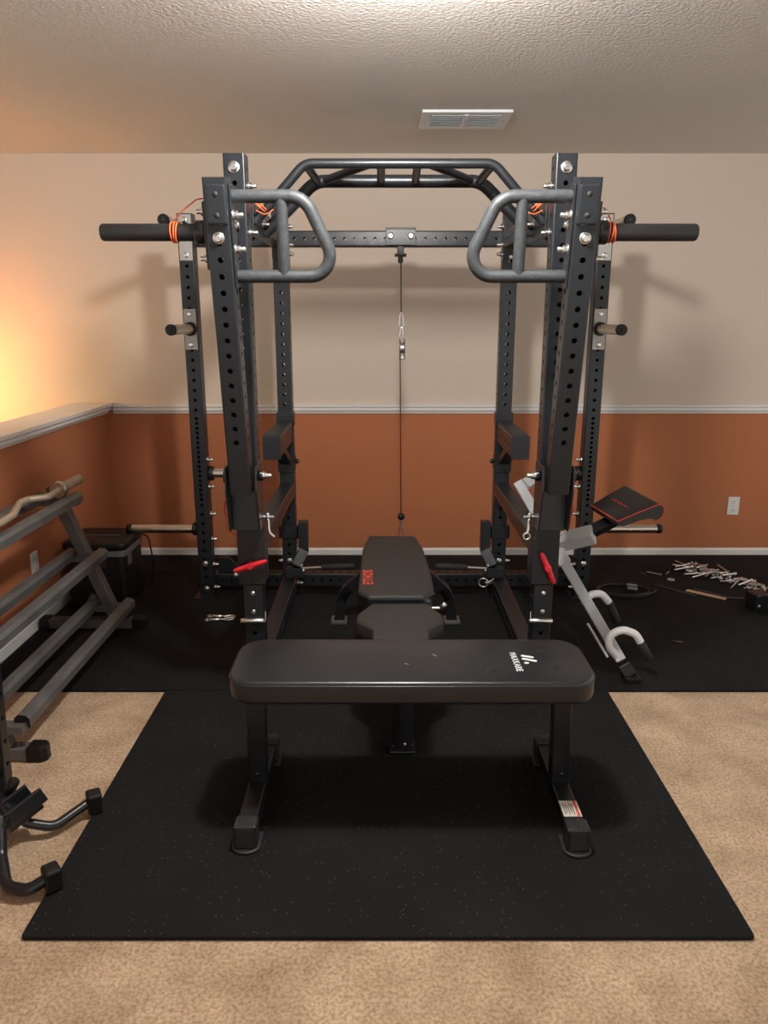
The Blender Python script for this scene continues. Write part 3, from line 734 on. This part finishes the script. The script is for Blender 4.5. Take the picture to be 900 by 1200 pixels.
# post sleeve and black post carrying the pad
S0 = P0 + dr * .60; S1 = V((.915, 3.16, .592)); S2 = V((1.06, 3.22, .665))
MB().bar(S0 + V((.01, -.01, -.02)), S1, .066, .064, up=(0, -.6, 1), bev=.004).build('post_sleeve', M['lightgrey'], gb)
MB().bar(S0.lerp(S1, .8), S2, .046, .046, up=(0, -.6, 1), bev=.004).build('post', M['steel2'], gb)
MB().bar(P0 + dr * .54, S0.lerp(S1, .55) - V((0, 0, .02)), .03, .012, up=(0, -1, 0)).build('brace', M['lightgrey'], gb)
# pad: rolled end profile extruded
B = V((.979, 3.05, .676)); pe = V((-.059, .20, .021)); pp_ = V((.188, .10, .045)); pp_ = pp_ * 1.07; Lp = pp_.length; up_ = pp_.normalized(); ue = pe.normalized()
nn = pe.cross(pp_).normalized(); nn = nn if nn.z > 0 else -nn
prof = [(0, .004), (.0, -.018), (.03, -.030), (.13, -.036), (.19, -.050)]
cc = (Lp, -.036)
prof += [(cc[0] + .036 * cos(a), cc[1] + .036 * sin(a)) for a in [radians(x) for x in range(-110, 91, 20)]]
prof += [(.12, .004)]
def P3(u, v): return B + up_ * u + nn * v
b = MB(); n = len(prof); a_ = [P3(u, v) for u, v in prof]; c_ = [p + pe * (1 + .26 * min(1, u / Lp)) for p, (u, v) in zip(a_, prof)]
b.add(a_ + c_, [[i, (i + 1) % n, n + (i + 1) % n, n + i] for i in range(n)], True); b.add(a_, [list(range(n))]); b.add(c_, [list(range(n))[::-1]])
pdm = b.build('pad', M['vinylbrown'], gb)
ed = [P3(u, v) for u, v in prof]
b = MB(); top = [P3(0, .004), P3(.12, .004)] + [P3(cc[0] + .036 * cos(radians(x)), cc[1] + .036 * sin(radians(x))) for x in range(90, -111, -20)]
b.tube(top, .0026, 8); b.tube([P3(0, .004), P3(0, .004) + pe], .0026, 8); b.build('piping', M['red'], pdm, 'red piping')
cl = P3(.11, .0052) + pe * .62
b = MB(); b.ring(cl - ue * -.045, nn, .009, .0016, 16, 6, (0.4, 5.6))
wave = [cl + ue * (.030 - .012 * k) + up_ * (.008 * (1 if k % 2 else -1) * (1 if k < 7 else .4)) for k in range(9)]
b.tube(fillet(wave, .003, 3), .0015, 6); b.build('logo_script', M['red'], pdm)
b = MB(); b.bar(P3(.04, -.05) + pe * .5, P3(.20, -.065) + pe * .5, .09, .02, up=nn); b.build('pad_bracket', M['steel2'], gb)
# two hook horns with foam grips
h1 = [(1.000, 2.975, .095), (.955, 2.955, .150), (.945, 2.95, .208), (1.0, 2.95, .238), (1.060, 2.95, .216), (1.082, 2.95, .180)]
k1 = MB().tube(fillet(h1, .055, 6), .0165, 16).build('hook', M['whitetube'], gb)
MB().cyl((1.082, 2.95, .180), (1.128, 2.955, .100), .0185, 16, .004).build('foam_grip', M['grip'], k1)
h2 = [(.885, 3.13, .275), (.908, 3.14, .322), (.965, 3.15, .322), (1.000, 3.15, .280)]
k2 = MB().tube(fillet(h2, .04, 6), .0165, 16).build('hook', M['whitetube'], gb)
MB().cyl((1.000, 3.15, .280), (1.045, 3.155, .185), .0185, 16, .004).build('foam_grip', M['grip'], k2)

# ================================================================== DUMBBELL RACK (left wall)
dk = thing('dumbbell_rack', 'worn grey steel three-tier dumbbell rack along the left half wall', 'rack', (-1.42, 2.92, MZ))
gs = M['greysteel']
YN, YFr = 2.362, 3.50
tiers = [(.685, -1.640, -1.468), (.405, -1.520, -1.372), (.148, -1.435, -1.262)]
for yy in (YN, YFr):
    zf = MZ if yy > 2.8 else .0005
    b = MB(); b.bar((-1.325, yy, zf + .045), (-1.575, yy, .735), .055, .05, up=(0, 1, 0)); b.build('upright', gs, dk)
    b = MB(); b.span(-1.665, -1.235, yy - .027, yy + .027, zf + .004, zf + .05, .003); ft = b.build('foot', gs, dk)
    for x0, x1 in ((-1.70, -1.655), (-1.245, -1.178)):
        MB().prism([(x0, yy - .031), (x1 - .018 if x1 > -1.3 else x1, yy - .031), (x1, yy - .012), (x1, yy + .012), (x1 - .018 if x1 > -1.3 else x1, yy + .031), (x0, yy + .031)], (0, 0, zf), (1, 0, 0), (0, 1, 0), .056, .004, 2).build('foot_cap', M['blackplastic'], ft)
    MB().lathe([(.009, 0), (.008, .006), (0, .007)], (-1.268, yy, zf + .05), (0, 0, 1), 10).build('bolt', M['steel2'], ft)
    b = MB(); b.bar((-1.50, yy, zf + .04), (-1.43, yy, .18), .03, .03, up=(0, 1, 0)); b.build('brace', gs, dk)
    for z, xa, xb in tiers:
        xm = -1.325 + (-1.575 + 1.325) * (z - .057) / .678
        MB().span(min(xa, xm) - .02, xb + .012, yy - .024, yy + .024, z - .045, z - .012, .003).build('bracket', gs, dk)
for z, xa, xb in tiers:
    for x in (xa, xb):
        w = .052
        prof = [(-w / 2, -.010), (-w / 2, .004), (-w / 4, .016), (w / 4, .012), (w / 2, .0), (w / 2, -.030), (w / 2 - .006, -.034), (w / 2 - .006, -.010)]
        MB().prism(prof, (x, YN + .008, z + .001), (1, 0, 0), (0, 0, 1), -(YFr - YN + .009), .0).build('rail', gs, dk)
        MB().prism([(u * 1.02, v * 1.05) for u, v in prof], (x, YN + .008, z + .001), (1, 0, 0), (0, 0, 1), .004, 0).build('end_cap', M['blackplastic'], dk)

# EZ curl bar on the top tier
ez = thing('ez_curl_bar', 'bent curl bar lying on the top tier of the grey rack', 'barbell', (-1.56, 3.0, .74), None)
zz = .733
def EZ(dx, y): return V((-1.520 + dx, y, zz))
MB().tube(fillet([EZ(0, 1.92), EZ(0, 2.16), EZ(.045, 2.28), EZ(-.045, 2.44), EZ(-.05, 2.56), EZ(.03, 2.68), EZ(.03, 2.85), EZ(.02, 2.95), EZ(-.05, 3.16), EZ(-.045, 3.22), EZ(.026, 3.27), EZ(.012, 3.41)], .03, 5), .0150, 16).build('bent_shaft', M['ezsteel'], ez)
for y0, y1 in ((3.435, 3.66), (1.67, 1.895)):
    MB().cyl(EZ(.01, y0), EZ(.01, y1), .024, 24, .003).build('sleeve', M['ezsteel'], ez)
for y0, y1 in ((3.405, 3.435), (1.895, 1.925)):
    MB().cyl(EZ(.01, y0), EZ(.01, y1), .040, 28, .004).build('collar', M['sleevesteel'], ez)

# ================================================================== SHREDDER
sx0, sx1, sy0, sy1 = -1.675, -1.345, 3.74, 4.05
sh = thing('paper_shredder', 'black boxy paper shredder with grey band, behind the grey rack', 'shredder', ((sx0 + sx1) / 2, (sy0 + sy1) / 2, MZ))
b = MB(); b.prism(rrect(sx0 + .008, sx1 - .008, sy0 + .008, sy1 - .004, .03), (0, 0, MZ + .012), (1, 0, 0), (0, 1, 0), .275, .004, 2); b.build('bin', M['blackplastic'], sh)
MB().prism(rrect(sx0, sx1, sy0, sy1, .03), (0, 0, MZ + .288), (1, 0, 0), (0, 1, 0), .032, .004, 2).build('grey_band', M['silverplastic'], sh)
hd = MB().prism(rrect(sx0 - .003, sx1 + .003, sy0 - .003, sy1 + .003, .035), (0, 0, MZ + .321), (1, 0, 0), (0, 1, 0), .045, .018, 4, True).build('head', M['blackplastic'], sh)
zt = MZ + .366
MB().span(-1.60, -1.42, 3.885, 3.892, zt + .0002, zt + .002, 0).build('paper_slot', M['silverplastic'], hd)
for k in range(4): MB().lathe([(.004, 0), (.003, .001), (0, .001)], (-1.56 + k * .02, 3.82, zt), (0, 0, 1), 10).build('button', M['silverplastic'], hd)
MB().prism(rrect(3.80, 3.86, .225, .285, .006), (sx1 - .0085, 0, MZ), (0, 1, 0), (0, 0, 1), .0012).build('side_label', M['silverplastic'], sh)
MB().prism(rrect(-.06, .06, .20, .235, .015), ((sx0 + sx1) / 2, sy0 + .0075, MZ + .03), (1, 0, 0), (0, 0, 1), .002).build('hand_recess', M['slot'], sh)
for x in (sx0 + .05, sx1 - .05):
    for y in (sy0 + .05, sy1 - .05): MB().cyl((x, y, MZ), (x, y, MZ + .014), .016, 14, .002).build('caster', M['blackplastic'], sh)
MB().tube(fillet([(sx1 + .004, sy1 - .06, .36), (sx1 + .035, sy1 - .02, .33), (sx1 + .045, sy1, .18), (sx1 + .02, sy1 + .03, .05), (sx1 - .02, sy1 + .10, MZ + .005), (sx1 - .2, sy1 + .3, MZ + .005)], .05, 6), .004, 8).build('power_cord', M['cable'], sh)

# ================================================================== BLACK STAND (front left)
bs = thing('exercise_stand', 'black steel exercise stand with two curved rubber-footed legs at lower left', 'stand', (-1.12, 1.95, 0))
b = MB(); b.ptube((-1.232, 2.13, .03), (-1.214, 2.13, .70), w=.06, d=.05, holes=[.10, .18, .26, .34, .42, .50], sides='xy', r=.008); b.build('post', M['steel2'], bs)
MB().tube(fillet([(-1.115, 1.93, .12), (-1.055, 1.935, .055), (-.985, 1.950, .030), (-.915, 2.040, .050)], .05), .0145, 16).build('leg', M['steel2'], bs)
MB().tube(fillet([(-1.09, 1.86, .13), (-1.062, 1.790, .060), (-1.01, 1.705, .030), (-.945, 1.690, .030), (-.905, 1.715, .046)], .05), .0165, 16).build('leg', M['steel2'], bs)
for p, a in (((-.902, 2.052, .046), .5), ((-.893, 1.722, .046), .7)):
    MB().box(p, (.044, .05, .066), Matrix.Rotation(a, 3, 'Z'), .008, 3).build('rubber_foot', M['blackplastic'], bs)
R = Matrix.Rotation(radians(42), 3, 'Z') @ Matrix.Rotation(radians(-22), 3, 'Y')
b = MB(); c = V((-1.060, 1.895, .115))
b.box(c, (.17, .010, .050), R, .003); b.box(c + R @ V((0, .062, 0)), (.12, .010, .050), R, .003); b.box(c + R @ V((-.02, .031, 0)), (.012, .062, .050), R, .003); b.box(c + R @ V((-.08, .031, 0)), (.012, .062, .050), R, .003)
b.build('channel', M['steel'], bs)
b = MB(); b.box(c + R @ V((-.01, .031, -.032)), (.15, .05, .03), R, .004); b.box(c + R @ V((-.13, .02, .0)), (.09, .08, .06), R, .006)
b.build('hinge_block', M['steel2'], bs)
MB().bar((-1.235, 2.10, .07), (-1.10, 1.92, .09), .055, .055).build('base_tube', M['steel2'], bs)
MB().bar((-1.10, 1.90, .10), (-1.085, 1.83, .10), .045, .05).build('knee_block', M['steel2'], bs)
MB().bar((-1.20, 1.96, .10), (-1.125, 1.975, .10), .05, .05).build('catch_block', M['steel2'], bs)
b = MB(); b.cyl((-1.13, 1.985, .115), (-1.105, 1.99, .165), .016, 14, .004); b.build('knob', M['blackplastic'], bs)
b = MB(); b.bar((-1.225, 2.16, .016), (-1.285, 1.80, .016), .05, .03, bev=.004); b.build('floor_bar', M['steel2'], bs)

# ================================================================== LOOSE THINGS ON THE RIGHT MAT
G = MZ + .0005
# black coiled cable with two grey ends
t = thing('coiled_cable', 'loosely coiled black cable with two grey end fittings on the mat beside the grey bench', 'cable', (1.33, 4.0, G))
b = MB(); pts = []
for k in range(150):
    a = k / 150 * 2 * pi * 3.2; q = 1 + .13 * sin(a * .37 + 1) + .05 * sin(a * 1.7)
    pts.append(V((1.35 + .150 * q * cos(a) + .02 * sin(a * .5), 4.00 + .095 * q * sin(a), G + .005 + .006 * (k / 150 * 3.2) * .9)))
pts.append(V((1.40, 4.03, G + .012))); b.tube(pts, .0045, 8); b.build('cable', M['cable'], t)
for p, q in (((1.375, 4.04, G + .03), (1.435, 4.05, G + .018)), ((1.36, 3.985, G + .03), (1.42, 3.995, G + .018))):
    MB().tube([p, V(p).lerp(V(q), .3), q], [.007, .011, .010], 12).build('end_fitting', M['silverplastic'], t)
# nuts and bolts
def fbolt(name, L, r):
    b = MB(); b.tube([(0, 0, r * 2), (L, 0, r)], r, 10); b.tube([(-.008, 0, r * 2), (.0, 0, r * 2)], r * 1.9, 6)
    return b
protos = {}
protos['bolt'] = fbolt('b', .085, .0042).build('loose_bolt', M['chrome'])
b = MB(); b.lathe([(.0065, 0), (.0125, 0), (.0125, .009), (.0065, .009), (.0065, 0)], (0, 0, 0), (0, 0, 1), 6); protos['nut'] = b.build('loose_nut', M['chrome'])
b = MB(); b.lathe([(.0085, 0), (.018, 0), (.018, .0025), (.0085, .0025), (.0085, 0)], (0, 0, 0), (0, 0, 1), 22); protos['washer'] = b.build('loose_washer', M['chrome'])
LAB = {'bolt': ('loose silver bolt lying in the scattered pile near the back wall', 'loose bolts on the mat', 'bolt'),
       'nut': ('small loose silver nut lying in the scattered pile of bolts', 'loose nuts on the mat', 'nut'),
       'washer': ('loose silver washer lying in the scattered pile of bolts', 'loose washers on the mat', 'washer')}
used = set()
def drop(k, x, y, z, rz, tilt=0.0, label=None, sc=1.0):
    o = protos[k] if k not in used else protos[k].copy()
    if k in used: COL.objects.link(o)
    used.add(k); o.location = (x, y, z); o.rotation_euler = (0, tilt, rz); o.scale = (sc, sc, sc)
    l, g, c = LAB[k]; tag(o, label or l, c, g)
    if label and 'group' in o: del o['group']
    return o
rnd = random.Random(3)
for i in range(38):
    u = rnd.random(); x = 1.86 + .30 * u; y = 4.40 - .36 * u + rnd.uniform(-.12, .12) * (1 - .35 * u)
    drop('bolt', x, y, G + rnd.choice([0, .004, .012, .02]), rnd.uniform(0, 2 * pi), rnd.uniform(-.12, .05), sc=rnd.uniform(.9, 1.4))
for i in range(14):
    u = rnd.random(); x = 1.84 + .34 * u; y = 4.40 - .36 * u + rnd.uniform(-.11, .11)
    drop('nut', x, y, G, rnd.uniform(0, 6), rnd.choice([0, 0, 0]), sc=rnd.uniform(1.0, 1.6))
for i in range(10):
    u = rnd.random(); x = 1.86 + .30 * u; y = 4.40 - .36 * u + rnd.uniform(-.10, .10)
    tl = rnd.choice([0, 0, .5, 1.2]); drop('washer', x, y, G + sin(tl) * .0185 + .001, rnd.uniform(0, 6), tl, sc=rnd.uniform(1.0, 1.5))
drop('bolt', 1.650, 4.275, G, 2.3, 0, 'silver bolt left of the pile, nearer the coiled cable', 1.0)
drop('bolt', 1.690, 4.285, G, 1.0, 0, 'silver bolt left of the pile, pointing at a washer', .9)
drop('washer', 1.690, 4.210, G, 0, 0, 'silver washer beside two bolts left of the pile', 1.25)
# thin rods
def rod(p, q, r, m, label, grp=None):
    o = MB().tube([V(p), V(q)], r, 10).build('thin_rod', m); tag(o, label, 'rod', grp)
rod((1.56, 4.11, G + .004), (1.725, 3.93, G + .004), .004, M['darkrod'], 'dark thin rod lying left of the pale rods')
rod((1.70, 4.01, G + .0045), (1.865, 3.87, G + .0045), .0045, M['wood'], 'pale brass-toned rod, nearer of the pair on the mat')
rod((1.715, 4.025, G + .0045), (1.875, 3.885, G + .0045), .0045, M['wood'], 'pale brass-toned rod, farther of the pair on the mat')
rod((1.76, 4.04, G + .004), (1.905, 3.895, G + .004), .004, M['darkrod'], 'brown thin rod just behind the pale pair')
rod((1.885, 3.893, G + .006), (1.965, 3.880, G + .006), .006, M['darkrod'], 'short dark rod at the right end of the pale rods')
# black bracket with two bolts at the frame's right edge
t = thing('steel_bracket', 'black steel bracket with two silver bolts lying on the mat at the right edge', 'bracket', (2.02, 3.78, G))
b = MB(); b.box((1.985, 3.76, G + .045), (.10, .09, .09), Matrix.Rotation(.25, 3, 'Z'), .008); b.box((2.10, 3.75, G + .05), (.14, .08, .10), Matrix.Rotation(-.1, 3, 'Z'), .008)
b.build('block', st, t)
b = MB(); b.tube(fillet([(2.02, 3.70, G + .10), (2.005, 3.665, G + .05), (2.03, 3.65, G + .012), (2.08, 3.66, G + .012), (2.07, 3.69, G + .09)], .02), .011, 12); b.build('strap', M['cable'], t)
for x, y in ((1.965, 3.712), (2.085, 3.708)): bolt((x, y, G + .030), (-.1, -1, .1), t, s=.6)
# leaf crumbs
for k, (x, y, r, l) in enumerate(((1.405, 3.32, .014, 'small brown leaf crumb on the mat right of the grey bench hooks'), (1.57, 4.31, .006, 'tiny pale crumb on the mat left of the bolt pile'))):
    b = MB(); p = [(r * (1 + .5 * sin(3 * a)) * cos(a), r * .7 * (1 + .4 * cos(2 * a)) * sin(a)) for a in [2 * pi * j / 12 for j in range(12)]]
    b.prism(p, (x, y, G), (1, 0, 0), (0, 1, 0), .004, .001, 1); b.tube([(x, y, G + .004), (x - .03, y + .01, G + .004)], .002, 6)
    tag(b.build('leaf_crumb', M['brown']), l, 'crumb')
# snap hooks on the left mat
def hook(x, y, rz, label):
    t = thing('snap_hook', label, 'snap hook', (x, y, G))
    b = MB(); d = V((cos(rz), sin(rz), 0)); n = V((-d.y, d.x, 0)); o = V((x, y, G + .006))
    Q = lambda u, v: o + d * u + n * v
    b.tube(fillet([Q(-.04, .006), Q(.01, .004), Q(.035, .016), Q(.062, .012), Q(.066, -.004), Q(.04, -.012), Q(.01, -.004)], .010, 5), .0045, 10); b.build('hook', M['chrome'], t)
    b = MB(); b.cyl(Q(-.055, .002), Q(-.005, .002), .008, 12, .002); b.build('barrel', M['chrome'], t)
    MB().ring(Q(-.068, .002), (0, 0, 1), .012, .003, 18).build('eye', M['chrome'], t)
hook(-.83, 3.585, .10, 'chrome snap hook on the left mat, nearer of the two')
hook(-.83, 3.625, -.06, 'chrome snap hook on the left mat, farther of the two')

# ================================================================== LAMPS
t = thing('ceiling_light', 'glowing round globe lamp on the ceiling in front of the rack', 'ceiling light', (.05, 2.02, CZ))
MB().lathe([(.001, -.03), (.055, -.026), (.07, -.012), (.072, 0)], (.05, 2.02, CZ), (0, 0, 1), 40).build('base_plate', M['trim'], t)
MB().lathe([(.078 * sin(pi * k / 16) + 1e-4, .078 * cos(pi * k / 16)) for k in range(17)], (.05, 2.02, 2.338), (0, 0, 1), 40).build('glass_globe', M['dome'], t)
t = thing('wall_lamp', 'amber wall lamp on the back wall beyond the half wall', 'lamp', (-2.52, WY, 1.2))
MB().box((-2.52, WY - .01, 1.12), (.08, .02, .12), None, .004).build('wall_plate', M['trim'], t)
MB().lathe([(.05, -.09), (.07, .06)], (-2.52, WY - .45, 1.10), (0, 0, 1), 28).build('lamp_shade', M['amber'], t)
MB().tube([(-2.52, WY - .02, 1.12), (-2.52, WY - .45, 1.12)], .008, 10).build('arm', M['trim'], t)

# ================================================================== CAMERA, RENDER LOOK
cd = bpy.data.cameras.new('camera'); cam = bpy.data.objects.new('camera', cd); COL.objects.link(cam)
cam.location = (0, 0, 1.5); cam.rotation_euler = (radians(90 - 14.34), 0, 0)
cd.sensor_fit = 'VERTICAL'; cd.sensor_height = 36; cd.lens = 884 / 1200 * 36; cd.clip_start = .05
SC.camera = cam
w = bpy.data.worlds.new('world'); SC.world = w; w.use_nodes = True
w.node_tree.nodes['Background'].inputs[0].default_value = (1.0, .965, .92, 1); w.node_tree.nodes['Background'].inputs[1].default_value = .9
vs = SC.view_settings; vs.view_transform = 'Standard'; vs.look = 'None'; vs.gamma = 1; vs.exposure = 0.22; vs.use_curve_mapping = False
